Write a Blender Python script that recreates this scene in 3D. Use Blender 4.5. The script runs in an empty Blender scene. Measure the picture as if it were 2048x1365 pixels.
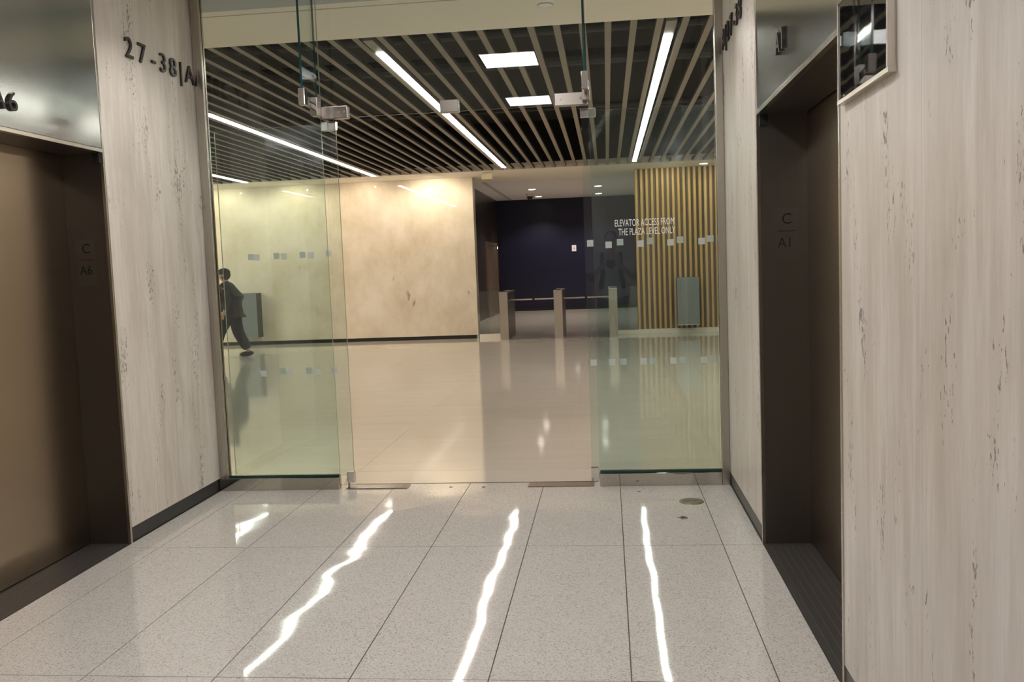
import bpy, bmesh, math, random
from mathutils import Vector, Matrix, noise
random.seed(7)
SC = bpy.context.scene
COL = SC.collection

# ------------------------------------------------------------------ camera, world, exposure
cam_d = bpy.data.cameras.new('camera')
cam = bpy.data.objects.new('camera', cam_d); COL.objects.link(cam)
R_ = Vector((0.99387664, 0.10372407, -0.03808589))
U_ = Vector((0.02924165, 0.08549137, 0.99590971))
F_ = Vector((-0.10655582, 0.99092509, -0.08193482))
M_ = Matrix((R_, U_, -F_)).transposed().to_4x4()
M_.translation = Vector((0, 0, 1.4537))
cam.matrix_world = M_
cam_d.sensor_width = 36.0
cam_d.lens = 1813.6 / 2048 * 36.0
cam_d.clip_start = 0.05
cam_d.clip_end = 200
SC.camera = cam
SC.view_settings.view_transform = 'Standard'
SC.view_settings.look = 'None'
SC.view_settings.exposure = 0.0
SC.view_settings.gamma = 1.0
SC.view_settings.use_curve_mapping = False
w = bpy.data.worlds.new('world'); SC.world = w; w.use_nodes = True
w.node_tree.nodes['Background'].inputs[0].default_value = (1.0, 0.93, 0.85, 1)
w.node_tree.nodes['Background'].inputs[1].default_value = 0.03
PANEL_L = 26.0        # corridor ceiling panels
STRIP_L = 30.0        # lobby linear lights
WASH_W = 62.0         # wall washers (W each)

def area_light(name, loc, size, size_y, watts, color, rot=(0, 0, 0)):
    d = bpy.data.lights.new(name, 'AREA'); d.shape = 'RECTANGLE'; d.size = size; d.size_y = size_y
    d.energy = watts; d.color = color
    o = bpy.data.objects.new(name, d); COL.objects.link(o); o.location = loc; o.rotation_euler = rot
    return o
WARM = (1.0, 0.85, 0.66)
# wall-wash luminaires up in the ceiling slot in front of the far travertine wall
def spot(name, loc, watts, color, deg=95, r=.03, rot=(0, 0, 0)):
    d = bpy.data.lights.new(name, 'SPOT'); d.energy = watts; d.color = color; d.spot_size = math.radians(deg); d.spot_blend = .6; d.shadow_soft_size = r
    o = bpy.data.objects.new(name, d); COL.objects.link(o); o.location = loc; o.rotation_euler = rot
for wx, wk in ((-3.45, 1.0), (-4.9, .5), (-6.4, .85), (-7.9, .8), (-9.6, .9), (1.2, .45), (2.6, .45)):
    spot('wall_wash_lamp', (wx, 17.72, 3.27), WASH_W * wk, WARM, 150, .01, (math.radians(28), 0, 0))
for sx_, sy_ in ((-1.9, 4.9), (.02, 4.9)):
    spot('hall_fill_lamp', (sx_, sy_, 3.28), 42, (1, .95, .90), 120, .02)  # added spots without a fixture, brightening the hall walls near the glass
for sx_, sy_ in ((-2.012, 25.4), (-2.03, 28.1), (-.182, 25.3), (-.193, 28.0), (-2.0, 22.5), (-.19, 22.5)):
    spot('passage_lamp', (sx_, sy_, 3.54), 150, (1, .87, .77), 120, .05)
# unseen warm fill lamps added at both lobby ends to brighten it
area_light('lobby_fill_lamp', (-11.7, 14.0, 3.25), 2.0, 2.4, 360, (1.0, .85, .70))
area_light('lobby_fill_lamp', (3.6, 10.5, 3.25), 1.2, 5.0, 190, (1.0, .85, .70))

# ------------------------------------------------------------------ helpers
def newmesh(name, bm, mats):
    me = bpy.data.meshes.new(name); bm.normal_update(); bm.to_mesh(me); bm.free()
    for m in (mats if isinstance(mats, (list, tuple)) else [mats]): me.materials.append(m)
    return me
def obj(name, bm, mats, parent=None, loc=None):
    o = bpy.data.objects.new(name, newmesh(name, bm, mats)); COL.objects.link(o)
    if loc is not None: o.location = loc
    if parent is not None: o.parent = parent
    return o
def tag(o, label=None, cat=None, group=None, kind=None):
    if label: o['label'] = label
    if cat: o['category'] = cat
    if group: o['group'] = group
    if kind: o['kind'] = kind
    return o
def thing(name, label, cat, loc=(0, 0, 0), group=None, kind=None):
    o = bpy.data.objects.new(name, None); COL.objects.link(o); o.location = loc; o.empty_display_size = .1
    return tag(o, label, cat, group, kind)
def box(bm, x0, x1, y0, y1, z0, z1, mi=0, bev=0.0):
    vs = [bm.verts.new((x, y, z)) for x in (x0, x1) for y in (y0, y1) for z in (z0, z1)]
    idx = ((0, 1, 3, 2), (4, 6, 7, 5), (0, 4, 5, 1), (2, 3, 7, 6), (0, 2, 6, 4), (1, 5, 7, 3))
    fs = []
    for f in idx:
        fc = bm.faces.new([vs[i] for i in f]); fc.material_index = mi; fs.append(fc)
    if bev > 0:
        es = list({e for f in fs for e in f.edges})
        bmesh.ops.bevel(bm, geom=es, offset=bev, segments=2, affect='EDGES', profile=.6)
    return fs
def B(x0, x1, y0, y1, z0, z1, bev=0.0):
    bm = bmesh.new(); box(bm, x0, x1, y0, y1, z0, z1, 0, bev); return bm
def cyl(bm, c, r, h, n=24, r2=None, axis='Z'):
    r2 = r if r2 is None else r2
    ret = bmesh.ops.create_cone(bm, cap_ends=True, segments=n, radius1=r, radius2=r2, depth=h)
    mt = Matrix.Translation(Vector(c))
    if axis == 'X': mt = mt @ Matrix.Rotation(math.pi / 2, 4, 'Y')
    if axis == 'Y': mt = mt @ Matrix.Rotation(math.pi / 2, 4, 'X')
    bmesh.ops.transform(bm, matrix=mt, verts=ret['verts'])
    return ret
def CY(c, r, h, n=24, r2=None, axis='Z'):
    bm = bmesh.new(); cyl(bm, c, r, h, n, r2, axis); return bm

# ------------------------------------------------------------------ materials
def mat(name):
    m = bpy.data.materials.new(name); m.use_nodes = True
    nt = m.node_tree; b = nt.nodes['Principled BSDF']
    return m, nt, b
def N(nt, t, **k):
    n = nt.nodes.new(t)
    for a, v in k.items():
        if a.startswith('i_'): n.inputs[a[2:].replace('_', ' ')].default_value = v
        else: setattr(n, a, v)
    return n
def ramp(nt, fac, stops):
    r = nt.nodes.new('ShaderNodeValToRGB'); nt.links.new(fac, r.inputs[0])
    e = r.color_ramp.elements
    while len(e) < len(stops): e.new(.5)
    for i, (p, c) in enumerate(stops):
        e[i].position = p; e[i].color = (c, c, c, 1) if isinstance(c, (int, float)) else (*c, 1)
    return r
def coords(nt, scale, rot=(0, 0, 0)):
    g = nt.nodes.new('ShaderNodeNewGeometry'); mp = nt.nodes.new('ShaderNodeMapping')
    nt.links.new(g.outputs['Position'], mp.inputs[0]); mp.inputs['Scale'].default_value = scale; mp.inputs['Rotation'].default_value = rot
    return mp.outputs[0]
def tex(nt, vec, scale=1, detail=6, rough=.6, kind='ShaderNodeTexNoise'):
    n = nt.nodes.new(kind); nt.links.new(vec, n.inputs['Vector']); n.inputs['Scale'].default_value = scale
    if kind == 'ShaderNodeTexNoise': n.inputs['Detail'].default_value = detail; n.inputs['Roughness'].default_value = rough
    return n
def mixc(nt, fac, a, b, mode='MIX'):
    n = nt.nodes.new('ShaderNodeMix'); n.data_type = 'RGBA'; n.blend_type = mode
    for s, v in ((n.inputs[0], fac), (n.inputs[6], a), (n.inputs[7], b)):
        if hasattr(v, 'links') or hasattr(v, 'is_linked'): nt.links.new(v, s)
        elif isinstance(v, (int, float)): s.default_value = v
        else: s.default_value = (*v, 1)
    return n.outputs[2]
def bump(nt, b, h, strength=.5, dist=.01):
    n = nt.nodes.new('ShaderNodeBump'); nt.links.new(h, n.inputs['Height'])
    n.inputs['Strength'].default_value = strength; n.inputs['Distance'].default_value = dist
    nt.links.new(n.outputs[0], b.inputs['Normal']); return n
def simple(name, col, rough=.5, metal=0.0, spec=None, noise_amt=0.0, nscale=20):
    m, nt, b = mat(name)
    b.inputs['Base Color'].default_value = (*col, 1); b.inputs['Roughness'].default_value = rough; b.inputs['Metallic'].default_value = metal
    if spec is not None: b.inputs['Specular IOR Level'].default_value = spec
    if noise_amt:
        t = tex(nt, coords(nt, (1, 1, 1)), nscale, 4)
        c = mixc(nt, t.outputs[0], tuple(x * (1 - noise_amt) for x in col), tuple(min(1, x * (1 + noise_amt)) for x in col))
        nt.links.new(c, b.inputs['Base Color'])
    return m
def emit(name, col, s):
    m = bpy.data.materials.new(name); m.use_nodes = True; nt = m.node_tree; nt.nodes.clear()
    o = nt.nodes.new('ShaderNodeOutputMaterial'); e = nt.nodes.new('ShaderNodeEmission')
    e.inputs[0].default_value = (*col, 1); e.inputs[1].default_value = s; nt.links.new(e.outputs[0], o.inputs[0])
    return m

def travertine(name, across, light, tan, dark, rough, pits=1.0):
    """vein-cut travertine with an upright grain; across = world axis the grain varies along"""
    m, nt, b = mat(name)
    n1 = tex(nt, coords(nt, (6, 6, .7)), 1.0, 9, .66)
    f1 = ramp(nt, n1.outputs[0], ((.36, 0.0), (.62, 1.0)))
    c = mixc(nt, f1.outputs[0], tan, light)
    n2 = tex(nt, coords(nt, (30, 30, 2.6)), 1.0, 7, .72)
    f2 = ramp(nt, n2.outputs[0], ((.38, .55), (.60, .0)))
    c = mixc(nt, f2.outputs[0], c, tuple(x * .88 for x in tan))
    n3 = tex(nt, coords(nt, (2.2, 2.2, 1.1)), 1.0, 6, .6)
    f3 = ramp(nt, n3.outputs[0], ((.42, .0), (.66, .55)))
    c = mixc(nt, f3.outputs[0], c, light)
    # pits: short ragged upright slits, in clusters
    n4 = tex(nt, coords(nt, (85, 85, 36)), 1.0, 4, .62)
    n5 = tex(nt, coords(nt, (8, 8, 2.2)), 1.0, 3, .5)
    mul = N(nt, 'ShaderNodeMath', operation='MULTIPLY'); nt.links.new(n4.outputs[0], mul.inputs[0]); nt.links.new(n5.outputs[0], mul.inputs[1])
    p = ramp(nt, mul.outputs[0], ((.362, 0.0), (.398, .85 * pits)))
    c = mixc(nt, p.outputs[0], c, dark)
    nt.links.new(c, b.inputs['Base Color'])
    b.inputs['Roughness'].default_value = rough
    inv = N(nt, 'ShaderNodeMath', operation='SUBTRACT'); inv.inputs[0].default_value = 1; nt.links.new(p.outputs[0], inv.inputs[1])
    bump(nt, b, inv.outputs[0], .6, .003)
    return m
TRAV = travertine('travertine', 'Y', (.73, .69, .65), (.545, .49, .43), (.16, .14, .12), .36)
TRAVF = None
def far_travertine():
    m, nt, b = mat('polished_travertine')
    n1 = tex(nt, coords(nt, (1.1, 1, .9), (0, .5, 0)), 1.0, 9, .65)
    n2 = tex(nt, coords(nt, (7, 1, 2.2), (0, .6, 0)), 1.0, 7, .7)
    f1 = ramp(nt, n1.outputs[0], ((.35, 0.0), (.62, 1.0)))
    c = mixc(nt, f1.outputs[0], (.55, .47, .34), (.74, .68, .56))
    f2 = ramp(nt, n2.outputs[0], ((.3, .0), (.65, 1.0)))
    c = mixc(nt, mixc(nt, .35, (0, 0, 0), f2.outputs[0]), c, (.76, .70, .60))
    n3 = tex(nt, coords(nt, (5, 1, 1.6), (0, .7, 0)), 1.0, 4, .6)
    n3b = tex(nt, coords(nt, (.9, 1, .9)), 1.0, 2, .5)
    mul = N(nt, 'ShaderNodeMath', operation='MULTIPLY'); nt.links.new(n3.outputs[0], mul.inputs[0]); nt.links.new(n3b.outputs[0], mul.inputs[1])
    p = ramp(nt, mul.outputs[0], ((.43, 0.0), (.47, .8)))
    c = mixc(nt, p.outputs[0], c, (.25, .2, .14))
    nt.links.new(c, b.inputs['Base Color']); b.inputs['Roughness'].default_value = .015
    return m
TRAVF = far_travertine()

def terrazzo():
    m, nt, b = mat('terrazzo')
    v = coords(nt, (1, 1, 1))
    vo = tex(nt, v, 230, kind='ShaderNodeTexVoronoi')
    sep = nt.nodes.new('ShaderNodeSeparateColor'); nt.links.new(vo.outputs['Color'], sep.inputs[0])
    r = ramp(nt, sep.outputs[0], ((0.0, (.26, .235, .21)), (.10, (.41, .38, .34)), (.22, (.56, .535, .495)), (.8, (.66, .635, .60)), (1.0, (.72, .70, .66))))
    n = tex(nt, v, 1.3, 3); c = mixc(nt, mixc(nt, .5, (0, 0, 0), n.outputs[0]), r.outputs[0], (.61, .585, .55))
    # faint stains
    n2 = tex(nt, v, 7.0, 6, .7); f = ramp(nt, n2.outputs[0], ((.62, 0.0), (.8, .35)))
    c = mixc(nt, f.outputs[0], c, (.42, .38, .32))
    nt.links.new(c, b.inputs['Base Color'])
    b.inputs['Roughness'].default_value = .045
    h = tex(nt, coords(nt, (1, 1, 1)), 2.0, 1, .5)
    bump(nt, b, h.outputs[0], 1.0, .0035)
    return m
TERR = terrazzo()
def lobby_stone():
    m, nt, b = mat('polished_beige_stone')
    v = coords(nt, (.6, 5, 1)); n = tex(nt, v, 1.0, 5, .6)
    c = mixc(nt, n.outputs[0], (.57, .52, .45), (.66, .61, .53))
    nt.links.new(c, b.inputs['Base Color']); b.inputs['Roughness'].default_value = .07
    h = tex(nt, coords(nt, (1, 1, 1)), 2.0, 2, .5); bump(nt, b, h.outputs[0], 1.0, .001)
    return m
LST = lobby_stone()
def steel(name, col, rough, axis='Z', aniso=.0, br=.25):
    m, nt, b = mat(name)
    s = {'Z': (160, 160, 1.0), 'H': (1.0, 1.0, 220)}[axis]
    n = tex(nt, coords(nt, s), 1.0, 3, .5)
    c = mixc(nt, n.outputs[0], tuple(x * (1 - br * .5) for x in col), col)
    nt.links.new(c, b.inputs['Base Color']); b.inputs['Metallic'].default_value = 1.0
    rr = N(nt, 'ShaderNodeMapRange'); nt.links.new(n.outputs[0], rr.inputs[0]); rr.inputs[3].default_value = rough * .97; rr.inputs[4].default_value = rough * 1.04
    nt.links.new(rr.outputs[0], b.inputs['Roughness'])
    return m
DOORST = steel('bronze_brushed_steel', (.285, .23, .172), .29, br=.10)
JAMBST = steel('dark_brushed_steel', (.20, .182, .16), .38)
HEADST = steel('bright_brushed_steel', (.50, .50, .50), .17, 'H')
CHANST = steel('channel_steel', (.50, .47, .42), .26, 'H', br=.1)
RAILST = steel('rail_steel', (.52, .49, .44), .06, 'H', br=.1)
TRIMST = steel('trim_steel', (.62, .58, .52), .22)
CHROME = simple('chrome', (.78, .77, .76), .08, 1.0)
SATIN = steel('satin_steel', (.36, .33, .30), .25, 'H')
BLACK = simple('black_paint', (.012, .012, .012), .5)
BBASE = simple('black_baseboard', (.018, .018, .019), .35)
GBASE = simple('dark_grey_baseboard', (.075, .072, .062), .4)
WHITE = simple('white_plaster', (.78, .76, .72), .8)
SOFFIT = simple('beige_plaster', (.80, .75, .66), .8)
GREYP = simple('grey_plaster', (.42, .44, .45), .7)
CEILP = simple('off_white_ceiling', (.70, .68, .66), .8)
GROUT = simple('dark_joint', (.07, .068, .06), .6)
GROUTL = simple('pale_joint', (.36, .32, .26), .5)
LETTER = simple('dark_metal_letter', (.05, .047, .045), .35, .6)
ENGR = simple('engraved_black', (.004, .004, .004), .6)
PLEN = simple('plenum_black', (.006, .006, .006), .95)
SLATP = simple('taupe_slat', (.225, .195, .155), .65, noise_amt=.06)
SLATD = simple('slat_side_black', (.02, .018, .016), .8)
WOODB = simple('slat_backing', (.17, .125, .085), .8)
def wood():
    m, nt, b = mat('oak_slat')
    n = tex(nt, coords(nt, (14, 14, .7)), 1.0, 6, .6)
    c = mixc(nt, n.outputs[0], (.46, .27, .085), (.72, .50, .21)); nt.links.new(c, b.inputs['Base Color']); b.inputs['Roughness'].default_value = .5
    return m
WOOD = wood()
NAVY = simple('navy_paint', (.0035, .0035, .026), .45, noise_amt=.25, nscale=.8)
DARKW = simple('dark_bronze_panel', (.045, .036, .030), .3, .3)
BRWN = simple('bronze_door', (.23, .165, .115), .35, .5)
FILM = None
def film():
    m = bpy.data.materials.new('frosted_film'); m.use_nodes = True; nt = m.node_tree; nt.nodes.clear()
    o = nt.nodes.new('ShaderNodeOutputMaterial'); mx = nt.nodes.new('ShaderNodeMixShader'); t = nt.nodes.new('ShaderNodeBsdfTransparent'); d = nt.nodes.new('ShaderNodeBsdfDiffuse')
    tl = nt.nodes.new('ShaderNodeBsdfTranslucent'); m2 = nt.nodes.new('ShaderNodeMixShader'); m2.inputs[0].default_value = .45
    t.inputs[0].default_value = (.9, .92, .92, 1); d.inputs[0].default_value = (.70, .73, .73, 1); tl.inputs[0].default_value = (.78, .80, .78, 1); mx.inputs[0].default_value = .62
    nt.links.new(d.outputs[0], m2.inputs[1]); nt.links.new(tl.outputs[0], m2.inputs[2])
    nt.links.new(t.outputs[0], mx.inputs[1]); nt.links.new(m2.outputs[0], mx.inputs[2]); nt.links.new(mx.outputs[0], o.inputs[0])
    return m
FILM = film()
def glass(name, tint, refl=1.0):
    m = bpy.data.materials.new(name); m.use_nodes = True; nt = m.node_tree; nt.nodes.clear()
    o = nt.nodes.new('ShaderNodeOutputMaterial'); mx = nt.nodes.new('ShaderNodeMixShader')
    t = nt.nodes.new('ShaderNodeBsdfTransparent'); g = nt.nodes.new('ShaderNodeBsdfAnisotropic') if False else nt.nodes.new('ShaderNodeBsdfGlossy')
    t.inputs[0].default_value = (*tint, 1); g.inputs['Color'].default_value = (1, 1, 1, 1); g.inputs['Roughness'].default_value = 0.0
    lw = nt.nodes.new('ShaderNodeLayerWeight'); lw.inputs[0].default_value = .5
    pw = N(nt, 'ShaderNodeMath', operation='POWER'); nt.links.new(lw.outputs['Facing'], pw.inputs[0]); pw.inputs[1].default_value = 5
    ma = N(nt, 'ShaderNodeMath', operation='MULTIPLY_ADD'); nt.links.new(pw.outputs[0], ma.inputs[0]); ma.inputs[1].default_value = .96 * refl; ma.inputs[2].default_value = .043 * refl
    nt.links.new(ma.outputs[0], mx.inputs[0]); nt.links.new(t.outputs[0], mx.inputs[1]); nt.links.new(g.outputs[0], mx.inputs[2]); nt.links.new(mx.outputs[0], o.inputs[0])
    return m
GLASS = glass('green_tinted_glass', (.905, .955, .945), .8)
GLASSC = glass('clear_glass', (.97, .985, .98))
GEDGE = simple('glass_edge_teal', (.006, .045, .042), .12)
GEDGE2 = simple('glass_edge_grey_green', (.34, .36, .27), .15)

def pane(name, x0, x1, y0, y1, z0, z1, parent=None, g=None, edge=None):
    """sheet of glass with big faces in the glass material and its polished rim in the edge material"""
    bm = bmesh.new(); fs = box(bm, x0, x1, y0, y1, z0, z1)
    thin = min((x1 - x0, 0), (y1 - y0, 1), (z1 - z0, 2))[1]
    bm.normal_update()
    for f in bm.faces: f.material_index = 0 if abs(f.normal[thin]) > .5 else 1
    return obj(name, bm, [g or GLASS, edge or GEDGE2], parent)

def textmesh(txt, size, depth=.004, sx=1.0):
    cu = bpy.data.curves.new('t', 'FONT'); cu.body = txt; cu.size = size; cu.extrude = depth / 2
    cu.resolution_u = 4
    o = bpy.data.objects.new('t', cu); COL.objects.link(o)
    dg = bpy.context.evaluated_depsgraph_get()
    me = bpy.data.meshes.new_from_object(o.evaluated_get(dg)); bpy.data.objects.remove(o); bpy.data.curves.remove(cu)
    for v in me.vertices: v.co.x *= sx
    return me
def lettering(items, m, frame, parent, name='character'):
    """items = (text, x along, y up, size, sx); frame = 4x4 placing text x/y/z axes"""
    out = []
    for txt, x, y, size, depth, sx in items:
        me = textmesh(txt, size, depth, sx); me.materials.append(m); me.name = name
        me.transform(frame @ Matrix.Translation((x, y, depth / 2)))
        o = bpy.data.objects.new(name, me); COL.objects.link(o); o.parent = parent; out.append(o)
    return out
def frame(origin, ax, ay, az):
    f = Matrix((ax, ay, az)).transposed().to_4x4(); f.translation = Vector(origin); return f

# ------------------------------------------------------------------ dimensions
XL, XR, YG = -2.672, .7495, 5.872
ZC = 3.30
YB = -5.5            # back end of the elevator hall
YW = 18.5            # far lobby walls
PL0, PL1 = 3.05, 4.69      # left portal near/far
PR0, PR1 = 3.02, 4.63      # right portal near/far
ZH = 2.145                 # portal opening height

# ------------------------------------------------------------------ floors
fl = obj('floor', B(XL - .35, XR + .35, YB - .1, YG + .12, -.12, -.004), GROUT); tag(fl, 'pale speckled terrazzo floor of the elevator hall, polished tiles with dark joints', 'floor', kind='structure')
xs = [XL + .001] + [-2.47 + .5027 * k for k in range(7)] + [XR - .001]
ys = [YG + .115, 4.597, 3.065, 1.533, .001, -1.53, -3.06, YB]
tilecache = {}
for i in range(len(xs) - 1):
    for j in range(len(ys) - 1):
        wx, wy = xs[i + 1] - xs[i] - .0045, ys[j] - ys[j + 1] - .0045
        key = (round(wx, 4), round(wy, 4))
        if key not in tilecache:
            tilecache[key] = newmesh('tile', B(-wx / 2, wx / 2, -wy / 2, wy / 2, -.03, 0), TERR)
        t = bpy.data.objects.new('tile', tilecache[key]); COL.objects.link(t)
        t.location = ((xs[i] + xs[i + 1]) / 2, (ys[j] + ys[j + 1]) / 2, 0)
        t.rotation_euler = (random.uniform(-1, 1) * .0007, random.uniform(-1, 1) * .0007, 0); t.parent = fl
def blot(cx, cy, r, n, seed, z=.0012):
    bm = bmesh.new(); rnd = random.Random(seed)
    vs = [bm.verts.new((cx + math.cos(a) * r * k, cy + math.sin(a) * r * k, z)) for a, k in ((2 * math.pi * i / n, rnd.uniform(.55, 1.15)) for i in range(n))]
    bm.faces.new(vs); ex = bmesh.ops.extrude_face_region(bm, geom=bm.faces[:]); bmesh.ops.translate(bm, vec=(0, 0, -.004), verts=[v for v in ex['geom'] if isinstance(v, bmesh.types.BMVert)])
    return bm
CHIPM = simple('chipped_terrazzo', (.16, .145, .12), .9)
HOLEM = simple('hole_dark', (.03, .027, .022), .9)
obj('chip', blot(.386, 5.10, .034, 14, 3), CHIPM, fl); obj('hole', blot(.386, 5.10, .014, 9, 5, .0016), HOLEM, fl)
obj('chip', blot(.16, 5.70, .014, 9, 9), CHIPM, fl)
for hx, hy in ((-1.079, 5.878), (-.858, 5.868)): obj('latch_hole', blot(hx, hy, .013, 12, 2), HOLEM, fl)

fl2 = obj('floor', B(-13.0, 4.9, YG + .12, 29.6, -.12, -.0015), GROUTL); tag(fl2, 'warm beige polished stone floor of the lobby beyond the glass', 'floor', kind='structure')
ly = [YG + .12, 6.38] + [6.38 + 1.02 * k for k in range(1, 23)]
lx = [-1.85 + 1.5 * k for k in range(-7, 5)]
lobby_tiles = {}
for i in range(len(lx) - 1):
    for j in range(len(ly) - 1):
        if j > 12 and not (-5.0 < lx[i] < 1.3): continue
        wx, wy = lx[i + 1] - lx[i] - .0025, ly[j + 1] - ly[j] - .0025
        key = (round(wx, 4), round(wy, 4))
        if key not in lobby_tiles: lobby_tiles[key] = newmesh('tile', B(-wx / 2, wx / 2, -wy / 2, wy / 2, -.03, 0), LST)
        t = bpy.data.objects.new('tile', lobby_tiles[key]); COL.objects.link(t); t.location = ((lx[i] + lx[i + 1]) / 2, (ly[j] + ly[j + 1]) / 2, 0)
        t.rotation_euler = (random.uniform(-1, 1) * .0002, random.uniform(-1, 1) * .0002, 0); t.parent = fl2

# ------------------------------------------------------------------ hall walls
def hall_wall(name, X, sgn, y0, y1, label, bb, bbl):
    """wall run on plane X, solid outward (sgn -1 left, +1 right), faced with stone slabs"""
    wl = thing(name, label, 'wall', (X, y0, 0), kind='structure')
    inv = Matrix.Translation((-X, -y0, 0))
    a, b_ = sorted((X + sgn * .03, X + sgn * .30))
    c = obj('backing', B(a, b_, y0, y1, 0, ZC), WHITE); c.parent = wl; c.matrix_parent_inverse = inv
    n = max(1, round((y1 - y0) / 1.55)); st = (y1 - y0) / n
    for q in range(n):
        s0, s1 = sorted((X, X + sgn * .03))
        c = obj('stone_slab', B(s0, s1, y0 + st * q + (.0008 if q else 0), y0 + st * (q + 1) - .0008, .085, ZC - .002, .0012), TRAV); c.parent = wl; c.matrix_parent_inverse = inv
    s0, s1 = sorted((X + sgn * .004, X + sgn * .03))
    o = obj('baseboard_' + ('left' if sgn < 0 else 'right'), B(s0, s1, y0, y1, 0, .0845), bb); tag(o, bbl, 'baseboard', kind='structure')
hall_wall('wall_left', XL, -1, PL1, YG + .16, 'travertine panel of the left wall between elevator doorway and glass', BBASE, 'black baseboard under the left travertine panel beside the glass')
hall_wall('wall_left', XL, -1, YB, PL0, 'travertine run of the left wall behind the camera', BBASE, 'black baseboard of the left wall behind the camera')
hall_wall('wall_right', XR, 1, PR1, YG + .16, 'narrow travertine panel of the right wall between elevator doorway and glass', GBASE, 'dark grey baseboard under the narrow right travertine panel')
hall_wall('wall_right', XR, 1, 2.27, PR0, 'near right travertine slab under the black display', GBASE, 'dark baseboard at the foot of the near right slab')
hall_wall('wall_right', XR, 1, YB, 2.27, 'nearest right travertine wall at the right picture edge', GBASE, 'dark baseboard of the nearest right wall')
o = obj('wall_back', B(XL - .3, XR + .3, YB - .15, YB, 0, ZC), TRAV); tag(o, 'travertine end wall of the hall behind the camera', 'wall', kind='structure')
ce = obj('ceiling', B(XL - .3, XR + .3, YB - .1, YG + .02, ZC, ZC + .1), CEILP); tag(ce, 'off white plaster ceiling of the elevator hall', 'ceiling', kind='structure')

# ------------------------------------------------------------------ elevator entrances
def entrance(X, sgn, y0, y1, label, num, side):
    t = thing('elevator_entrance', label, 'elevator', (X, (y0 + y1) / 2, 0))
    def P(name, bm, m):
        o = obj(name, bm, m); o.parent = t; o.matrix_parent_inverse = Matrix.Translation(-Vector((X, (y0 + y1) / 2, 0))); return o
    def bx(d0, d1, ya, yb, za, zb, bev=0):
        a, b_ = sorted((X + sgn * d0, X + sgn * d1)); return B(a, b_, ya, yb, za, zb, bev)
    D = .232
    # jambs (thin steel returns in the depth of the wall), each with its bright nosing
    for ya, yb, ye in ((y1 - .012, y1 - .001, y1), (y0 + .001, y0 + .012, y0)):
        P('jamb', bx(.0, D + .05, ya, yb, 0, ZH), JAMBST)
        yc = (ya + yb) / 2
        P('jamb_edge', bx(-.004, .014, *((y1 - .017, y1 - .0006) if ye == y1 else (y0 + .0006, y0 + .017)), 0, ZC - .003, .0015), TRIMST)
    P('header_panel', bx(-.001, .02, y0 + .013, y1 - .013, ZH + .022, ZC - .003), HEADST)
    P('header_edge', bx(-.004, .02, y0 + .013, y1 - .013, ZH, ZH + .02, .0015), TRIMST)
    P('head_soffit', bx(.02, D, y0 + .013, y1 - .013, ZH, ZH + .012), JAMBST)
    P('sill', bx(.001, D + .05, y0 + .001, y1 - .001, -.05, .0), simple('sill_dark', (.085, .08, .075), .45, .3) if 'SILL' not in globals() else SILL)
    bm = bmesh.new()
    for k in range(6):
        d = .03 + k * .034
        a, b_ = sorted((X + sgn * d, X + sgn * (d + .002))); box(bm, a, b_, y0 + .06, y1 - .06, 0, .0012)
    P('sill_rib', bm, TSDK)['kind'] = 'stuff'
    ym = (y0 + y1) / 2
    for ya, yb in ((ym + .002, y1 - .0135), (y0 + .0135, ym - .002)):
        P('door_panel', bx(D + .008, D + .04, ya, yb, .006, ZH + .006), DOORST)
    P('shaft_backing', bx(D + .06, D + .066, y0 + .001, y1 - .001, 0, ZC - .01), BLACK)
    P('corner_block', bx(.012, .05, y1 - .03, y1 - .0125, ZH - .052, ZH), BLACK)
    # floor plate on the far jamb
    c = X + sgn * .135
    pl = P('jamb_plate', B(c - .057, c + .057, y1 - .0138, y1 - .012, 1.44, 1.69), steel('plate_steel' + side, (.22, .20, .178), .35))
    fr = frame((c, y1 - .0138, 0), Vector((1, 0, 0)), Vector((0, 0, 1)), Vector((0, -1, 0)))
    for o in lettering((('C', -.024, 1.612, .075, .0012, .95), (num, -.043, 1.497, .070, .0012, .9)), ENGR, fr, pl, 'engraved_character'):
        o.matrix_parent_inverse = pl.matrix_parent_inverse @ Matrix.Identity(4) if False else Matrix.Identity(4)
    o = obj('engraved_line', B(c - .043, c + .043, y1 - .0150, y1 - .0138, 1.575, 1.578), ENGR); o.parent = pl
    for o in pl.children: o.matrix_parent_inverse = Matrix.Identity(4)
    # car number in raised characters on the header
    if sgn > 0:
        fr = frame((X - .001, 4.04, 2.303), Vector((0, -1, 0)), Vector((0, 0, 1)), Vector((-1, 0, 0)))
    else:
        fr = frame((X + .001, 3.80, 2.245), Vector((0, 1, 0)), Vector((0, 0, 1)), Vector((1, 0, 0)))
    for o in lettering(((num[0], 0, 0, .125, .012, 1.05), (num[1], .105, 0, .125, .012, 1.15)), LETTER, fr, t, 'header_character'):
        o.matrix_parent_inverse = Matrix.Translation(-Vector((X, (y0 + y1) / 2, 0)))
    return t
TSDK = simple('sill_rib_metal', (.22, .21, .20), .4, .8)
SILL = simple('dark_metal_sill', (.085, .08, .075), .42, .5)
entrance(XL, -1, PL0, PL1, 'elevator doorway A6 in the left wall, brushed steel doors and bright header', 'A6', 'l')
entrance(XR, 1, PR0, PR1, 'elevator doorway A1 in the right wall, dark recessed steel door and grooved sill', 'A1', 'r')

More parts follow.
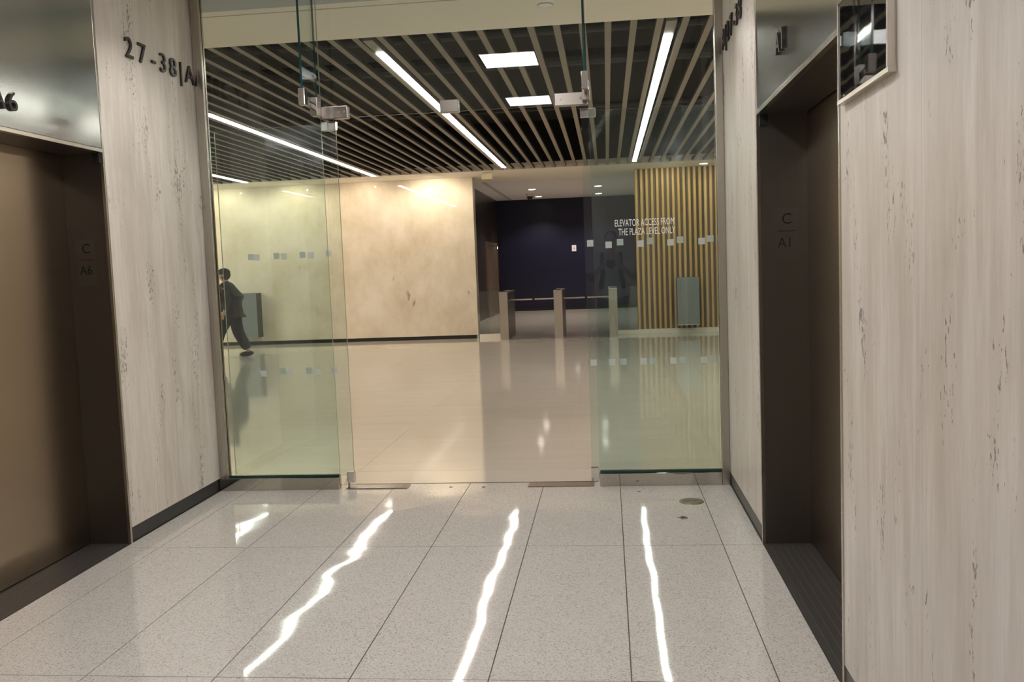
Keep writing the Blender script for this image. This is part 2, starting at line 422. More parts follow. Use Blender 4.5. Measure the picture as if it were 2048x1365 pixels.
# raised lettering on the travertine beside the glass
t = thing('wall_lettering', 'dark metal characters 27-38|A on the left travertine panel', 'sign', (XL, 5.4, 2.75))
fr = frame((XL, 4.975, 2.72), Vector((0, 1, 0)), Vector((0, 0, 1)), Vector((1, 0, 0)))
x = 0
for ch, adv in (('2', .145), ('7', .155), ('-', .10), ('3', .13), ('8', .13), ('|', .08), ('A', .12)):
    for o in lettering(((ch, x, 0, .165, .012, 1.18),), LETTER, fr, t): o.matrix_parent_inverse = Matrix.Translation((-XL, -5.4, -2.75))
    x += adv
t = thing('wall_lettering', 'dark metal characters A|27-38 on the narrow right travertine panel', 'sign', (XR, 5.4, 2.75))
fr = frame((XR, 5.80, 2.725), Vector((0, -1, 0)), Vector((0, 0, 1)), Vector((-1, 0, 0)))
x = 0
for ch, adv in (('A', .14), ('|', .07), ('2', .13), ('7', .13), ('-', .09), ('3', .125), ('8', .12)):
    for o in lettering(((ch, x, 0, .165, .012, 1.18),), LETTER, fr, t): o.matrix_parent_inverse = Matrix.Translation((-XR, -5.4, -2.75))
    x += adv

# glossy black indicator on the right wall
t = thing('wall_display', 'glossy black display box in a steel frame on the near right wall', 'display', (XR, 2.70, 2.05))
def PT(o): o.parent = t; o.matrix_parent_inverse = Matrix.Translation(-Vector(t.location)); return o
DBL = simple('glossy_black_glass', (.004, .004, .005), .02)
nt_ = DBL.node_tree; hh = tex(nt_, coords(nt_, (1, 1, 1)), 5.0, 1, .5); bump(nt_, nt_.nodes['Principled BSDF'], hh.outputs[0], 1.0, .0004)
PT(obj('black_glass', B(XR - .020, XR - .004, 2.462, 2.950, 1.925, 2.215, .003), DBL))
for y0, y1, z0, z1 in ((2.450, 2.962, 1.912, 1.926), (2.450, 2.962, 2.214, 2.228), (2.455, 2.463, 1.926, 2.214), (2.949, 2.957, 1.926, 2.214)):
    PT(obj('frame_strip', B(XR - .024, XR - .0005, y0, y1, z0, z1, .001), TRIMST))

# ------------------------------------------------------------------ glass screen
t = thing('glass_sidelight', 'left fixed glass sidelight in a steel channel beside the travertine', 'glass', (-2.2, YG, 0))
def PA(o, t=None, **k):
    t = t or globals()['t']; o.parent = t; o.matrix_parent_inverse = Matrix.Translation(-Vector(t.location)); return o
def squares(xs_, y, zs, parent, ay=None):
    for x in xs_:
        for z in zs:
            PA(obj('film_square', B(x - .0205, x + .0205, y - .0006, y, z - .0205, z + .0205), FILM), parent)
PA(pane('glass_pane', -2.606, -1.833, YG - .006, YG + .006, .10, ZC - .01))
PA(obj('side_channel', B(XL + .001, -2.645, YG - .02, YG + .02, 0.09, ZC - .01, .002), CHANST))
PA(obj('side_channel', B(-2.642, -2.606, YG - .03, YG + .03, .09, ZC - .01, .004), CHANST))
PA(obj('bottom_rail', B(XL + .001, -1.835, YG - .03, YG + .03, 0, .085, .002), RAILST))
PA(obj('rail_channel', B(-2.606, -1.837, YG - .012, YG + .012, .085, .101), GEDGE))
squares((-2.321, -2.134, -1.947), YG - .0062, (1.578, .798), t)
t = thing('glass_sidelight', 'right fixed glass sidelight with white elevator notice lettering', 'glass', (.3, YG, 0))
PA(pane('glass_pane', -.086, .700, YG - .006, YG + .006, .10, ZC - .01))
PA(obj('side_channel', B(.700, XR - .001, YG - .03, YG + .03, 0, ZC - .01, .003), CHANST))
PA(obj('bottom_rail', B(-.086, .6985, YG - .03, YG + .03, 0, .085, .002), RAILST))
PA(obj('rail_channel', B(-.084, .698, YG - .012, YG + .012, .085, .101), GEDGE))
squares((.014, .216, .405, .600), YG - .0062, (1.568, .812), t)
TXT = simple('white_vinyl', (.80, .82, .80), .6)
fr = frame((0, YG - .0065, 0), Vector((1, 0, 0)), Vector((0, 0, 1)), Vector((0, -1, 0)))
for o in lettering((('ELEVATOR ACCESS FROM', .055, 1.682, .062, .0008, .53), ('THE PLAZA LEVEL ONLY', .078, 1.625, .062, .0008, .53)), TXT, fr, t, 'vinyl_lettering'):
    o.matrix_parent_inverse = Matrix.Translation(-Vector(t.location))
# transom with its patch fittings
t = thing('glass_transom', 'glass transom above the open doorway with steel patch fittings', 'glass', (-.96, YG, 2.46))
PA(pane('glass_pane', -1.829, -.090, YG - .006, YG + .006, 2.462, ZC - .01, edge=GEDGE2))
def patch(x0, x1, z0, z1, name='patch_fitting', tt=None, y=.028):
    return PA(obj(name, B(x0, x1, YG - y, YG + y, z0, z1, .004), SATIN), tt)
patch(-1.037, -.916, 2.455, 2.535)
patch(-1.826, -1.645, 2.455, 2.535); patch(-.300, -.094, 2.455, 2.535)
for x in (-1.700, -1.665, -.26, -.135): PA(obj('cap_screw', CY((x, YG - .030, 2.495), .007, .006, 12, axis='Y'), CHROME))
# fins
for fx, lab in ((-1.843, 'vertical green edged glass fin above the left door pivot'), (-.100, 'vertical green edged glass fin above the right door pivot')):
    t = thing('glass_fin', lab, 'glass', (fx, YG - .15, 2.55))
    PA(pane('glass_pane', fx - .007, fx + .007, YG - .32, YG - .032, 2.545, ZC - .005, edge=GEDGE))
    PA(obj('fin_shoe', B(fx - .020, fx + .020, YG - .335, YG - .275, 2.50, 2.60, .003), CHROME))
    PA(obj('fin_clamp', B(fx - .024, fx + .024, YG - .11, YG - .031, 2.47, 2.585, .003), SATIN))
    PA(obj('fin_arm', B(fx - .008, fx + .008, YG - .275, YG - .11, 2.505, 2.535, .002), SATIN))
# doors, folded open on the lobby side
def glass_door(px, py, ang, length, mirror, zb, label, sqx):
    t = thing('glass_door', label, 'door', (px, py, 0)); t.rotation_euler = (0, 0, ang)
    s = -1 if mirror else 1
    a, b_ = sorted((-s * .045, s * (length - .045)))
    p = pane('door_pane', a, b_, -.006, .006, zb, 2.440, edge=GEDGE2); p.parent = t
    pa = obj('bottom_patch', B(*sorted((-s * .050, s * .004)), -.016, .016, zb - .045, .098, .003), CHROME); pa.parent = t
    pa = obj('top_patch', B(*sorted((-s * .050, s * .050)), -.016, .016, 2.395, 2.452, .003), CHROME); pa.parent = t
    pa = obj('pivot', CY((0, 0, .03), .014, .06, 16), CHROME); pa.parent = t
    for x in sqx:
        for z in (1.585, .800):
            o = obj('film_square', B(x - .021, x + .021, -.0072, -.0062, z - .021, z + .021), FILM); o.parent = t
    return t
glass_door(-1.80, 5.945, math.radians(-4.5), .87, True, .075, 'left glass door folded back flat behind the left sidelight', [-.05 - .187 * k for k in range(0, 5)][:4])
glass_door(-.095, 5.985, math.radians(2.6), .85, False, .055, 'right glass door folded back flat behind the right sidelight', [-.010 + .194 * k for k in range(5)][:5])
BROWN = simple('brown_cover_metal', (.30, .22, .17), .4, .6)
for x0, x1, lab in ((-1.79, -1.37, 'brown metal floor closer cover at the left door pivot'), (-.560, -.125, 'brown metal floor closer cover at the right door pivot')):
    t = thing('floor_closer', lab, 'door closer', ((x0 + x1) / 2, 5.89, 0))
    PA(obj('cover_plate', B(x0, x1, 5.850, 5.960, .0008, .006, .002), BROWN if x0 > -1 else SATIN))
    for x in (x0 + .05, x1 - .05): PA(obj('screw', CY((x, 5.905, .0066), .006, .0014, 12), CHROME))
t = thing('threshold', 'thin dark metal strip between terrazzo and lobby floor in the doorway', 'threshold', (-.96, 5.99, 0))
PA(obj('metal_strip', B(-1.76, -.13, YG + .112, YG + .122, .0004, .0018), GROUT))
# floor cleanout cover
t = thing('floor_cover', 'round worn metal cover set in the terrazzo near the right sidelight', 'floor cover', (.465, 5.445, 0))
bm = CY((.465, 5.445, .0022), .074, .0036, 40, .072); PA(obj('disc', bm, steel('worn_bronze', (.26, .25, .17), .35)))
bm = bmesh.new(); bmesh.ops.create_circle(bm, segments=40, radius=.052); 
for v in bm.verts: pass
bm.free()
def torus(R0, r0, c, n=36, m=6):
    bm = bmesh.new(); rings = []
    for i in range(n):
        a = 2 * math.pi * i / n
        rings.append([bm.verts.new((c[0] + math.cos(a) * (R0 + r0 * math.cos(2 * math.pi * j / m)), c[1] + math.sin(a) * (R0 + r0 * math.cos(2 * math.pi * j / m)), c[2] + r0 * math.sin(2 * math.pi * j / m))) for j in range(m)])
    for i in range(n):
        for j in range(m): bm.faces.new((rings[i][j], rings[(i + 1) % n][j], rings[(i + 1) % n][(j + 1) % m], rings[i][(j + 1) % m]))
    return bm
PA(obj('raised_ring', torus(.055, .0022, (.465, 5.445, .004)), BROWN))
bm = bmesh.new(); box(bm, .43, .50, 5.442, 5.448, .0035, .0058); box(bm, .462, .468, 5.41, 5.48, .0035, .0058); PA(obj('raised_cross', bm, BROWN))

# ------------------------------------------------------------------ hall ceiling light panels

FRAMEW = simple('white_frame', (.8, .8, .8), .5)
for k, y in enumerate((5.3, 3.52, 1.46, -.6, -2.66, -4.6)):
    if k == 0: continue
    t = thing('ceiling_panel', 'square light panel in the elevator hall ceiling', 'ceiling light', (-.81, y, ZC), 'ceiling panels of the elevator hall')
    PANEL = emit('panel_diffuser', (1.0, .955, .935), (0, 50, 22, 19, 19, 19)[k])
    PA(obj('diffuser', B(-.81 - .24, -.81 + .24, y - .27, y + .27, ZC - .010, ZC - .004), PANEL))
    bm = bmesh.new()
    box(bm, -1.08, -.54, y - .30, y - .27, ZC - .014, ZC); box(bm, -1.08, -.54, y + .27, y + .30, ZC - .014, ZC)
    box(bm, -1.08, -1.05, y - .27, y + .27, ZC - .014, ZC); box(bm, -.57, -.54, y - .27, y + .27, ZC - .014, ZC)
    PA(obj('frame', bm, FRAMEW))

# ------------------------------------------------------------------ lobby ceiling
cl = thing('ceiling', 'lobby ceiling of parallel taupe slats under a black void', 'ceiling', (0, 12, ZC), kind='structure')
def PC(o): return PA(o, cl)
PC(obj('soffit_panel', B(-13, 4.9, 6.365, 7.19, ZC, ZC + .12), SOFFIT))
PC(obj('soffit_panel', B(-13, 4.9, 6.24, 6.345, ZC, ZC + .12), SOFFIT))
PC(obj('glass_head', B(XL - .3, XR + .3, YG + .03, 6.235, ZC, ZC + .12), GREYP))
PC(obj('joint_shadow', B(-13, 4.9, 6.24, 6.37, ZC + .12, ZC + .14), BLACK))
PC(obj('soffit_band', B(-13, 4.9, 17.46, YW + 1.30, ZC, ZC + .12), SOFFIT))
PC(obj('slat_fascia', B(-13, 4.9, 7.17, 7.19, ZC + .12, ZC + .9), PLEN))
PC(obj('void_panel', B(-13, 4.9, 7.17, 17.9, ZC + .9, ZC + .92), PLEN))
PC(obj('void_panel', B(-13, 4.9, 17.47, 17.49, ZC + .12, ZC + .9), PLEN))
bm = B(-.0265, .0265, -5.13, 5.13, 0, .04); bm.normal_update()
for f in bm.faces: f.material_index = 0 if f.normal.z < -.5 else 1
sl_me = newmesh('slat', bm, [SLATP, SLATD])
k = 0
LIGHTX = {-1.86: 1, .556: 1, -4.44: 1, -7.02: 1}
for i in range(-63, 24):
    x = .062 + .2 * i
    o = bpy.data.objects.new('slat', sl_me); COL.objects.link(o); o.location = (x, 12.32, ZC + .001); PC(o)
# ducts and pipes dimly visible in the void
DUCT = simple('duct_dark', (.022, .022, .022), .5)
for y, z, r in ((9.1, ZC + .45, .05), (10.6, ZC + .5, .09), (13.2, ZC + .4, .04), (8.1, ZC + .55, .03)):
    PC(obj('void_pipe', CY((-4, y, z), r, 17.5, 12, axis='X'), DUCT))
# linear lights
STRIP = emit('linear_diffuser', (1.0, .90, .79), STRIP_L)
HOUS = simple('luminaire_housing', (.22, .20, .18), .5)
for x, y0, y1, lab in ((-1.86, 7.72, 17.05, 'long linear ceiling light left of the open doorway centre'), (.556, 7.72, 17.05, 'long linear ceiling light seen through the right sidelight'),
                       (-4.44, 10.02, 17.43, 'linear ceiling light seen through the left sidelight, longer one'), (-7.02, 15.6, 17.43, 'short far linear ceiling light at the left glass edge')):
    t = thing('linear_light', lab, 'ceiling light', (x, (y0 + y1) / 2, ZC))
    PA(obj('diffuser', B(x - .036, x + .036, y0, y1, ZC - .006, ZC + .004), STRIP))
    PA(obj('housing', B(x - .042, x + .042, y0 - .42, y1 + .01, ZC + .004, ZC + .12), HOUS))

# ------------------------------------------------------------------ lobby walls
t = thing('wall_far', 'far polished travertine lobby wall lit from above', 'wall', (-6, YW, 0), kind='structure')
PA(obj('backing', B(-13, -2.70, YW + .04, YW + .3, 0, ZC), WHITE))
PA(obj('dark_base', B(-13, -2.72, YW + .02, YW + .04, 0, .075), BLACK))
x = -2.68
while x > -12.9:
    x1 = max(x - 3.03, -13)
    PA(obj('stone_slab', B(x1 + .001, x, YW, YW + .04, .075, ZC - .001, .001), TRAVF)); x = x1
PA(obj('end_slab', B(-2.699, -2.68, YW + .041, YW + .30, 0, ZC - .001), TRAVF))
# wood slat wall
t = thing('wall_far_right', 'far right lobby wall of upright oak slats over a pale plinth', 'wall', (2, YW, 0), kind='structure')
PA(obj('backing', B(.60, 4.9, YW + .06, YW + .3, 0, ZC), WOODB))
PA(obj('plinth', B(.585, 4.9, YW - .01, YW + .06, 0, .085), SOFFIT))
bm = bmesh.new(); box(bm, -.027, .027, 0, .058, .087, ZC - .002); 
es = [e for e in bm.edges if abs(e.verts[0].co.z - e.verts[1].co.z) > 1 and e.verts[0].co.y < .01]
bmesh.ops.bevel(bm, geom=es, offset=.020, segments=3, affect='EDGES', profile=.5)
ws = newmesh('slat', bm, WOOD)
for i in range(41):
    o = bpy.data.objects.new('slat', ws); COL.objects.link(o); o.location = (.622 + i * .105, YW, 0); PA(o)
for i in range(2):
    o = bpy.data.objects.new('slat', ws); COL.objects.link(o); o.location = (.60, YW + .10 + i * .105, 0); o.rotation_euler = (0, 0, -math.pi / 2); PA(o)
o = obj('wall_lobby_left', B(-13.2, -13.0, YG, YW + .3, 0, ZC + .8), WHITE); tag(o, 'pale left end wall of the lobby', 'wall', kind='structure')
o = obj('wall_lobby_right', B(4.9, 5.1, YG, YW + .3, 0, ZC + .8), WHITE); tag(o, 'pale right end wall of the lobby', 'wall', kind='structure')
o = obj('wall_lobby_near_left', B(-13.0, XL - .30, YG + .16, YG + .24, 0, ZC), WHITE); tag(o, 'lobby wall left of the glass screen', 'wall', kind='structure')
o = obj('wall_lobby_near_right', B(XR + .30, 4.9, YG + .16, YG + .24, 0, ZC), WHITE); tag(o, 'lobby wall right of the glass screen', 'wall', kind='structure')

# passage behind the turnstiles
o = obj('wall_blue', B(-3.6, 2.2, 29.2, 29.4, 0, 3.57), NAVY); tag(o, 'deep navy wall at the end of the passage', 'wall', kind='structure')
t = thing('wall_passage_left', 'dark bronze left wall of the passage with elevator doors', 'wall', (-3.5, 24, 0), kind='structure')
PA(obj('bronze_panel', B(-3.62, -3.46, YW + .3, 29.2, 0, 3.57), DARKW))
for y0, y1 in ((21.7, 23.6), (26.2, 28.4)):
    t2 = thing('elevator_door', 'bronze elevator doorway in the dark passage wall, ' + ('nearer one' if y0 < 25 else 'farther one'), 'elevator', (-3.46, (y0 + y1) / 2, 0))
    for a, b_ in ((y0, (y0 + y1) / 2 - .004), ((y0 + y1) / 2 + .004, y1)): PA(obj('door_panel', B(-3.459, -3.43, a, b_, .01, 2.10), BRWN), t2)
    PA(obj('door_frame', B(-3.459, -3.41, y1, y1 + .12, 0, 2.2), BRWN), t2); PA(obj('door_frame', B(-3.459, -3.41, y0 - .12, y0, 0, 2.2), BRWN), t2)
    PA(obj('door_frame', B(-3.459, -3.41, y0, y1, 2.10, 2.2), BRWN), t2)
    PA(obj('indicator_lamp', B(-3.42, -3.40, y1 + .03, y1 + .08, 2.02, 2.09), emit('indicator', (1, .9, .75), 2.5)), t2)
o = obj('wall_passage_right', B(1.9, 2.2, YW + .3, 29.2, 0, 3.57), DARKW); tag(o, 'dark right wall of the passage', 'wall', kind='structure')
o = obj('ceiling', B(-3.62, 2.2, YW + 1.31, 29.4, 3.57, 3.67), CEILP); tag(o, 'higher white ceiling of the passage', 'ceiling', kind='structure')
o = obj('trim_1', B(-3.62, 2.2, YW + 1.30, YW + 1.31, ZC + .005, 3.57), GREYP); tag(o, 'ceiling step at the passage mouth', 'trim', kind='structure')
o = obj('trim_2', B(-3.05, -2.95, YW + 1.5, 29.1, 3.556, 3.57), GREYP); tag(o, 'grey slot along the passage ceiling left side', 'trim', kind='structure')
o = obj('wall_mouth_left', B(-3.62, -2.70, YW + .301, YW + .40, 0, ZC), DARKW); tag(o, 'dark return behind the travertine wall end', 'wall', kind='structure')
DL = emit('downlight_lamp', (1, .93, .82), 12.0)
def downlight(x, y, z, lab, grp, r=.10, spot=70):
    t = thing('downlight', lab, 'ceiling light', (x, y, z), grp)
    bm = bmesh.new(); n = 24
    for i in range(n):
        a, b2 = 2 * math.pi * i / n, 2 * math.pi * (i + 1) / n
        q = [(x + math.cos(c) * rr, y + math.sin(c) * rr, z - zz) for c, rr, zz in ((a, r * 1.25, .001), (b2, r * 1.25, .001), (b2, r, .008), (a, r, .008))]
        bm.faces.new([bm.verts.new(c) for c in q][::-1])
    PA(obj('trim_ring', bm, FRAMEW), t)
    PA(obj('lamp_disc', CY((x, y, z - .004), r, .005, 24), DL), t)
for x, y, lab in ((-2.012, 25.4, 'round passage downlight, left pair, nearer'), (-2.03, 28.1, 'round passage downlight, left pair, farther'), (-.182, 25.3, 'round passage downlight, right pair, nearer'), (-.193, 28.0, 'round passage downlight, right pair, farther')):
    downlight(x, y, 3.57, lab, None)
downlight(1.913, 18.06, ZC, 'round downlight above the oak slat wall', None, .08)
t = thing('ceiling_disc', 'small unlit round plate in the beige soffit above the doorway', 'ceiling fitting', (-.383, 6.62, ZC))
PA(obj('plate', CY((-.383, 6.62, ZC - .003), .055, .006, 28), FRAMEW)); PA(obj('rim', torus(.055, .003, (-.383, 6.62, ZC - .004)), GREYP))
t = thing('security_camera', 'small white dome camera on the passage ceiling', 'camera', (-2.2, 26.9, 3.57))
PA(obj('mount', CY((-2.2, 26.9, 3.53), .10, .08, 20), FRAMEW)); bm = bmesh.new(); bmesh.ops.create_uvsphere(bm, u_segments=16, v_segments=10, radius=.085); bmesh.ops.translate(bm, vec=(-2.2, 26.9, 3.47), verts=bm.verts); PA(obj('dome', bm, BLACK))
t = thing('exit_sign', 'small pale hanging sign box seen end on at the ceiling edge', 'sign', (-2.28, 17.75, ZC))
PA(obj('sign_body', B(-2.38, -2.18, 17.72, 17.80, ZC - .13, ZC - .02, .008), simple('pale_sign', (.8, .76, .5), .4))); PA(obj('hanger', B(-2.29, -2.27, 17.75, 17.77, ZC - .02, ZC), FRAMEW))
t = thing('wall_plate', 'small pale plate on the navy wall', 'wall plate', (-1.02, 29.2, 1.97))
PA(obj('plate', B(-1.10, -.96, 29.175, 29.199, 1.86, 2.06, .004), FRAMEW)); PA(obj('button', B(-1.05, -1.01, 29.168, 29.175, 1.93, 1.98), GREYP))
t = thing('baseboard_back', 'black baseboard of the navy wall', 'baseboard', (-1, 29.19, 0), kind='structure')
PA(obj('board', B(-3.45, 1.89, 29.18, 29.199, 0, .10), BLACK))

# ------------------------------------------------------------------ turnstiles
TST = steel('turnstile_steel', (.50, .45, .39), .30)
TSD = steel('turnstile_side', (.24, .22, .21), .35)
names = ['leftmost steel turnstile pedestal beside the travertine wall', 'middle steel turnstile pedestal of the three', 'rightmost steel turnstile pedestal seen through the glass door']
TX = (-2.066, -.982, .096)
for x, lab in zip(TX, names):
    t = thing('turnstile', lab, 'turnstile', (x, 17.9, 0))
    PA(obj('body', B(x - .082, x + .082, 17.902, 19.30, 0, .925, .006), TSD))
    PA(obj('front_plate', B(x - .0835, x + .0835, 17.886, 17.901, 0, .925, .002), TST))
    PA(obj('top_cap', B(x - .086, x + .086, 17.886, 19.31, .926, .955, .006), TST))
    PA(obj('reader', B(x - .045, x + .045, 18.0, 18.14, .9555, .965, .002), BLACK))
    PA(obj('base_plate', B(x - .075, x + .075, 17.91, 19.29, 0.0, .004), BLACK))
for i in range(2):
    xa, xb = TX[i] + .084, TX[i + 1] - .084; xm = (xa + xb) / 2
    for s, (a, b_) in enumerate(((xa, xm - .02), (xm + .02, xb))):
        t = thing('barrier_arm', 'thin steel barrier arm, ' + (('left' if s == 0 else 'right') + ' half of the ' + ('left' if i == 0 else 'right') + ' turnstile lane'), 'barrier', (a, 18.6, .76))
        PA(obj('rod', CY(((a + b_) / 2, 18.6, .765), .017, b_ - a, 14, axis='X'), TST)); PA(obj('end_cap', CY((b_ if s == 0 else a, 18.6, .765), .019, .012, 14, axis='X'), BLACK))
for x0, x1, lab in ((-2.655, -2.155, 'low glass guard panel between travertine wall and left turnstile'), (.185, .585, 'low glass guard panel between right turnstile and oak wall')):
    t = thing('glass_guard', lab, 'glass panel', ((x0 + x1) / 2, 18.55, 0))
    PA(pane('glass_pane', x0, x1, 18.54, 18.552, .08, .965, g=GLASS, edge=GEDGE2)); PA(obj('base_rail', B(x0, x1, 18.50, 18.60, 0, .079, .003), SOFFIT))
# wall cabinets
CABG = simple('grey_cabinet_face', (.19, .215, .22), .35, .2); CABS = simple('black_cabinet_side', (.015, .014, .013), .4)
for x0, x1, lab, sd in ((-7.71, -7.27, 'grey wall cabinet with black side on the far travertine wall', 1), (1.365, 1.795, 'grey wall cabinet with black side on the oak slat wall', -1)):
    t = thing('wall_cabinet', lab, 'cabinet', ((x0 + x1) / 2, YW, .17))
    PA(obj('body', B(x0 + .005, x1 - .005, 18.212, YW - .002, .175, 1.10), CABS)); PA(obj('face_panel', B(x0, x1, 18.195, 18.21, .165, 1.11, .002), CABG))
    PA(obj('trim_strip', B(x0, x1, 18.192, 18.1945, .165, .175), TRIMST))

# ------------------------------------------------------------------ person
def skin(name, verts, edges, radii, m, parent, sub=2, root=0, flat=None):
    me = bpy.data.meshes.new(name); me.from_pydata([Vector(v) for v in verts], edges, []); o = bpy.data.objects.new(name, me); COL.objects.link(o)
    sk = o.modifiers.new('s', 'SKIN'); sk.use_smooth_shade = True
    lay = me.skin_vertices[0] if me.skin_vertices else None
    if lay is None:
        bmx = bmesh.new(); bmx.from_mesh(me); bmx.verts.layers.skin.verify(); bmx.to_mesh(me); bmx.free(); lay = me.skin_vertices[0]
    for i, r in enumerate(radii):
        lay.data[i].radius = r if isinstance(r, tuple) else (r, r); lay.data[i].use_root = (i == root)
    sb = o.modifiers.new('d', 'SUBSURF'); sb.levels = sub; sb.render_levels = sub
    bpy.context.view_layer.update()
    dg = bpy.context.evaluated_depsgraph_get(); m2 = bpy.data.meshes.new_from_object(o.evaluated_get(dg)); m2.name = name
    m2.materials.clear(); m2.materials.append(m)
    for p in m2.polygons: p.use_smooth = True
    bpy.data.objects.remove(o)
    o = bpy.data.objects.new(name, m2); COL.objects.link(o); o.parent = parent
    return o
SKIN = simple('skin', (.42, .27, .19), .5); COAT = simple('black_coat', (.018, .018, .022), .8, noise_amt=.3); TROU = simple('black_trousers', (.014, .014, .017), .85); SHOE = simple('black_shoe', (.012, .012, .012), .4); HAIR = simple('dark_hair', (.02, .016, .013), .7); CAPM = simple('dark_cap', (.02, .02, .022), .8)
def ellipsoid(c, r, n=20, m=12, rot=None, squash=None):
    bm = bmesh.new(); bmesh.ops.create_uvsphere(bm, u_segments=n, v_segments=m, radius=1)
    for v in bm.verts:
        v.co = Vector((v.co.x * r[0], v.co.y * r[1], v.co.z * r[2]))
        if squash: v.co = squash(v.co)
    if rot: bmesh.ops.rotate(bm, cent=(0, 0, 0), matrix=rot, verts=bm.verts)
    bmesh.ops.translate(bm, vec=c, verts=bm.verts)
    for f in bm.faces: f.smooth = True
    return bm
# local frame: walks towards -X, z up, origin between the feet on the floor
pr = thing('person', 'person in black coat, trousers and brimmed cap walking left beyond the left glass', 'person', (-6.76, 15.75, 0))
pelvis = (0, 0, .83)
V = [pelvis, (-.02, 0, .98), (-.05, 0, 1.16), (-.07, 0, 1.30), (-.09, 0, 1.375), (-.10, 0, 1.43),          # spine, neck
     (-.015, -.09, .80), (-.20, -.10, .46), (-.30, -.10, .09), (-.40, -.10, .035),                       # left leg forward
     (.015, .09, .80), (.05, .10, .45), (.235, .10, .115), (.17, .10, .045),                                # right leg trailing
     (-.085, -.17, 1.29), (.06, -.22, 1.06), (-.04, -.23, .84), (-.075, -.23, .76),
     (-.085, .17, 1.29), (-.14, .22, 1.04), (-.28, .20, .86), (-.32, .19, .79)]
E_ = [(0, 1), (1, 2), (2, 3), (3, 4), (4, 5), (0, 6), (6, 7), (7, 8), (8, 9), (0, 10), (10, 11), (11, 12), (12, 13), (3, 14), (14, 15), (15, 16), (16, 17), (3, 18), (18, 19), (19, 20), (20, 21)]
Rr = [.13, .12, .13, .12, .055, .05, .085, .06, .042, .03, .085, .06, .042, .03, .055, .042, .03, .03, .055, .042, .03, .03]
body = skin('body', V, E_, Rr, SKIN, pr)
def sq(v):
    if v.z < 0: v.x = v.x * (1 + .25 * v.z / .12) - .012 * (-v.z / .12); v.y *= (1 + .35 * v.z / .12)
    return v
hd = obj('head', ellipsoid((-.108, 0, 1.495), (.098, .075, .118), rot=None, squash=sq), SKIN, pr)
obj('nose', ellipsoid((-.208, 0, 1.485), (.02, .012, .02), 10, 8), SKIN, hd)
for s in (-1, 1):
    obj('ear', ellipsoid((-.095, s * .076, 1.49), (.018, .010, .030), 10, 8), SKIN, hd)
    obj('eye', ellipsoid((-.190, s * .030, 1.505), (.008, .011, .007), 10, 6), BLACK, hd)
obj('mouth', ellipsoid((-.192, 0, 1.445), (.008, .022, .005), 10, 6), simple('lips', (.30, .13, .10), .5), hd)
obj('hair', ellipsoid((-.082, 0, 1.505), (.098, .083, .105)), HAIR, pr)
cp = bmesh.new(); box(cp, -.25, -.13, -.07, .07, 1.545, 1.556, 0, .004)
c2 = ellipsoid((-.10, 0, 1.545), (.112, .090, .075)); me_ = bpy.data.meshes.new('x'); c2.to_mesh(me_); c2.free(); cp.from_mesh(me_)
obj('cap', cp, CAPM, pr)
CV = [(.01, 0, .74), (0, 0, .90), (-.01, 0, 1.08), (-.05, 0, 1.28), (-.09, 0, 1.365),
      (-.085, -.17, 1.30), (.065, -.225, 1.06), (-.03, -.235, .86), (-.085, .17, 1.30), (-.14, .225, 1.05), (-.27, .205, .87)]
CE = [(0, 1), (1, 2), (2, 3), (3, 4), (3, 5), (5, 6), (6, 7), (3, 8), (8, 9), (9, 10)]
CR = [(.19, .21), (.18, .19), (.185, .19), (.15, .15), (.062, .062), .078, .062, .05, .078, .062, .05]
skin('coat', CV, CE, CR, COAT, pr, root=1)
TV = [(0, 0, .84), (-.015, -.09, .78), (-.20, -.10, .46), (-.295, -.10, .11), (.015, .09, .78), (.05, .10, .45), (.23, .10, .12)]
skin('trousers', TV, [(0, 1), (1, 2), (2, 3), (0, 4), (4, 5), (5, 6)], [.13, .115, .095, .08, .125, .11, .095], TROU, pr)
obj('shoe', ellipsoid((-.36, -.10, .045), (.14, .05, .045)), SHOE, pr)
obj('shoe', ellipsoid((.19, .10, .055), (.14, .05, .05), rot=Matrix.Rotation(-.12, 3, 'Y')), SHOE, pr)
for s, w_ in ((-1, (-.075, -.235, .80)), (1, (-.315, .195, .80))):
    hn = obj('hand', ellipsoid(w_, (.032, .016, .045)), SKIN, pr)
    for k, (dx, L) in enumerate(((-.022, .055), (-.008, .062), (.006, .058), (.019, .046))):
        obj('finger', ellipsoid((w_[0] + dx, w_[1], w_[2] - .058 - L * .2), (.008, .008, L * .55), 8, 6), SKIN, hn)
    obj('thumb', ellipsoid((w_[0] - .036, w_[1], w_[2] - .02), (.010, .009, .030), 8, 6, rot=Matrix.Rotation(.5, 3, 'Y')), SKIN, hn)

# the photographer behind the camera, mirrored in the right glass door
pr = thing('person', 'person in white shirt with a backpack holding a black camera, mirrored in the glass door', 'person', (.06, -.42, 0))
V = [(0, 0, 1.0), (0, 0, 1.18), (0, .0, 1.36), (0, 0, 1.50), (0, .01, 1.58), (0, .02, 1.64),
     (-.10, 0, .95), (-.13, .02, .52), (-.14, -.02, .10), (-.14, .08, .04), (.10, 0, .95), (.13, .02, .52), (.14, -.02, .10), (.14, .08, .04),
     (-.19, 0, 1.47), (-.30, .08, 1.22), (-.14, .25, 1.40), (-.115, .27, 1.41), (.19, 0, 1.47), (.32, .08, 1.22), (.12, .25, 1.40), (.095, .27, 1.41)]
skin('body', V, E_, [.13, .12, .14, .12, .06, .055, .09, .065, .045, .03, .09, .065, .045, .03, .06, .045, .033, .03, .06, .045, .033, .03], SKIN, pr)
hd = obj('head', ellipsoid((.0, .03, 1.735), (.078, .100, .125)), SKIN, pr)
obj('nose', ellipsoid((0, .135, 1.725), (.013, .02, .022), 10, 8), SKIN, hd)
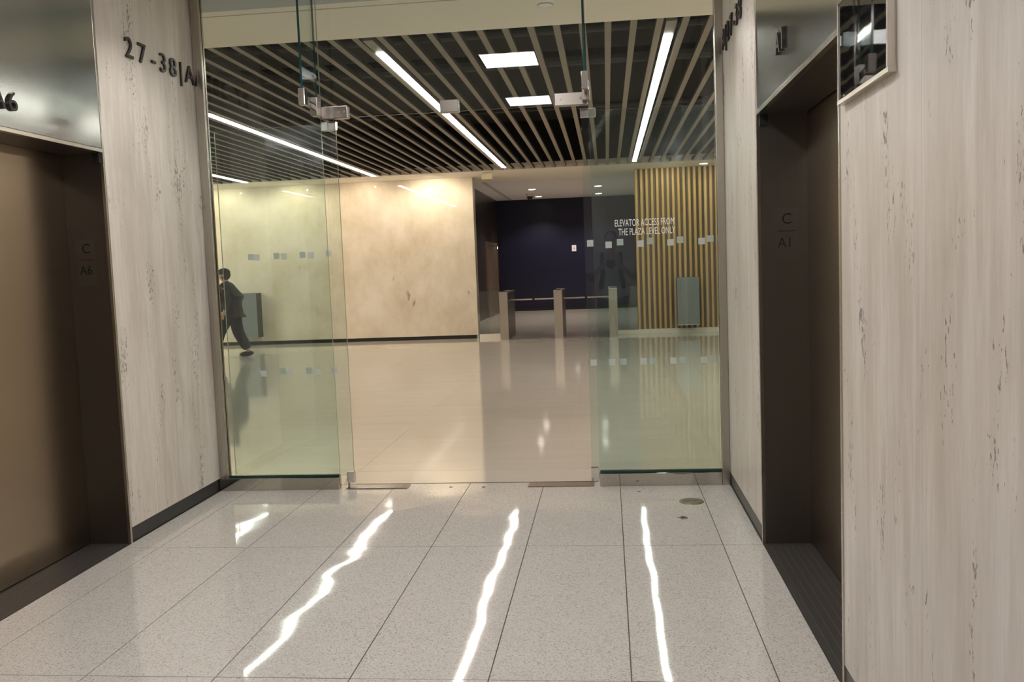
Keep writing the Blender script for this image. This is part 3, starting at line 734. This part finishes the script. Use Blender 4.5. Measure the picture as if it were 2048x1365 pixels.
for sgn_ in (-1, 1):
    obj('eye', ellipsoid((sgn_ * .032, .118, 1.75), (.011, .008, .007), 10, 6), BLACK, hd); obj('ear', ellipsoid((sgn_ * .080, .02, 1.73), (.010, .018, .03), 10, 8), SKIN, hd)
obj('mouth', ellipsoid((0, .118, 1.675), (.022, .008, .005), 10, 6), BLACK, hd)
obj('hair', ellipsoid((0, -.005, 1.77), (.090, .105, .105)), HAIR, pr)
SHIRT = simple('white_shirt', (.62, .62, .64), .8)
skin('shirt', [(0, 0, .90), (0, 0, 1.15), (0, 0, 1.36), (0, 0, 1.49), (-.19, 0, 1.46), (-.27, .06, 1.28), (.19, 0, 1.46), (.28, .06, 1.28)], [(0, 1), (1, 2), (2, 3), (3, 4), (4, 5), (3, 6), (6, 7)], [(.19, .14), (.18, .14), (.20, .15), (.13, .11), .078, .068, .078, .068], SHIRT, pr, root=1)
skin('trousers', [(0, 0, .98), (-.10, 0, .90), (-.13, .02, .50), (-.14, -.02, .12), (.10, 0, .90), (.13, .02, .50), (.14, -.02, .12)], [(0, 1), (1, 2), (2, 3), (0, 4), (4, 5), (5, 6)], [.16, .12, .09, .075, .12, .09, .075], TROU, pr)
for sx2 in (-.14, .14): obj('shoe', ellipsoid((sx2, .05, .045), (.055, .15, .045)), SHOE, pr)
obj('backpack', ellipsoid((0, -.24, 1.25), (.17, .11, .26)), BLACK, pr)
for sx2 in (-.12, .12):
    skin('backpack_strap', [(sx2, -.16, 1.45), (sx2, -.02, 1.60), (sx2, .13, 1.46), (sx2, .165, 1.30), (sx2 * 1.3, .12, 1.10)], [(0, 1), (1, 2), (2, 3), (3, 4)], [(.03, .012)] * 5, BLACK, pr, sub=1)
for wx_, sg in ((-.102, -1), (.084, 1)):
    hn = obj('hand', ellipsoid((wx_, .295, 1.445), (.022, .040, .036)), SKIN, pr)
    for k in range(4): obj('finger', ellipsoid((wx_ - sg * .002, .335, 1.470 - k * .017), (.030, .010, .009), 8, 6), SKIN, hn)
    obj('thumb', ellipsoid((wx_ - sg * .004, .285, 1.405), (.020, .010, .010), 8, 6), SKIN, hn)
t = thing('photo_camera', 'black photo camera in the hands of the mirrored photographer', 'camera', (.05, -.11, 1.44))
PA(obj('camera_body', B(-.008, .108, -.125, -.075, 1.40, 1.49, .008), BLACK)); PA(obj('lens_barrel', CY((.05, -.045, 1.40), .030, .055, 24, axis='Y'), BLACK))
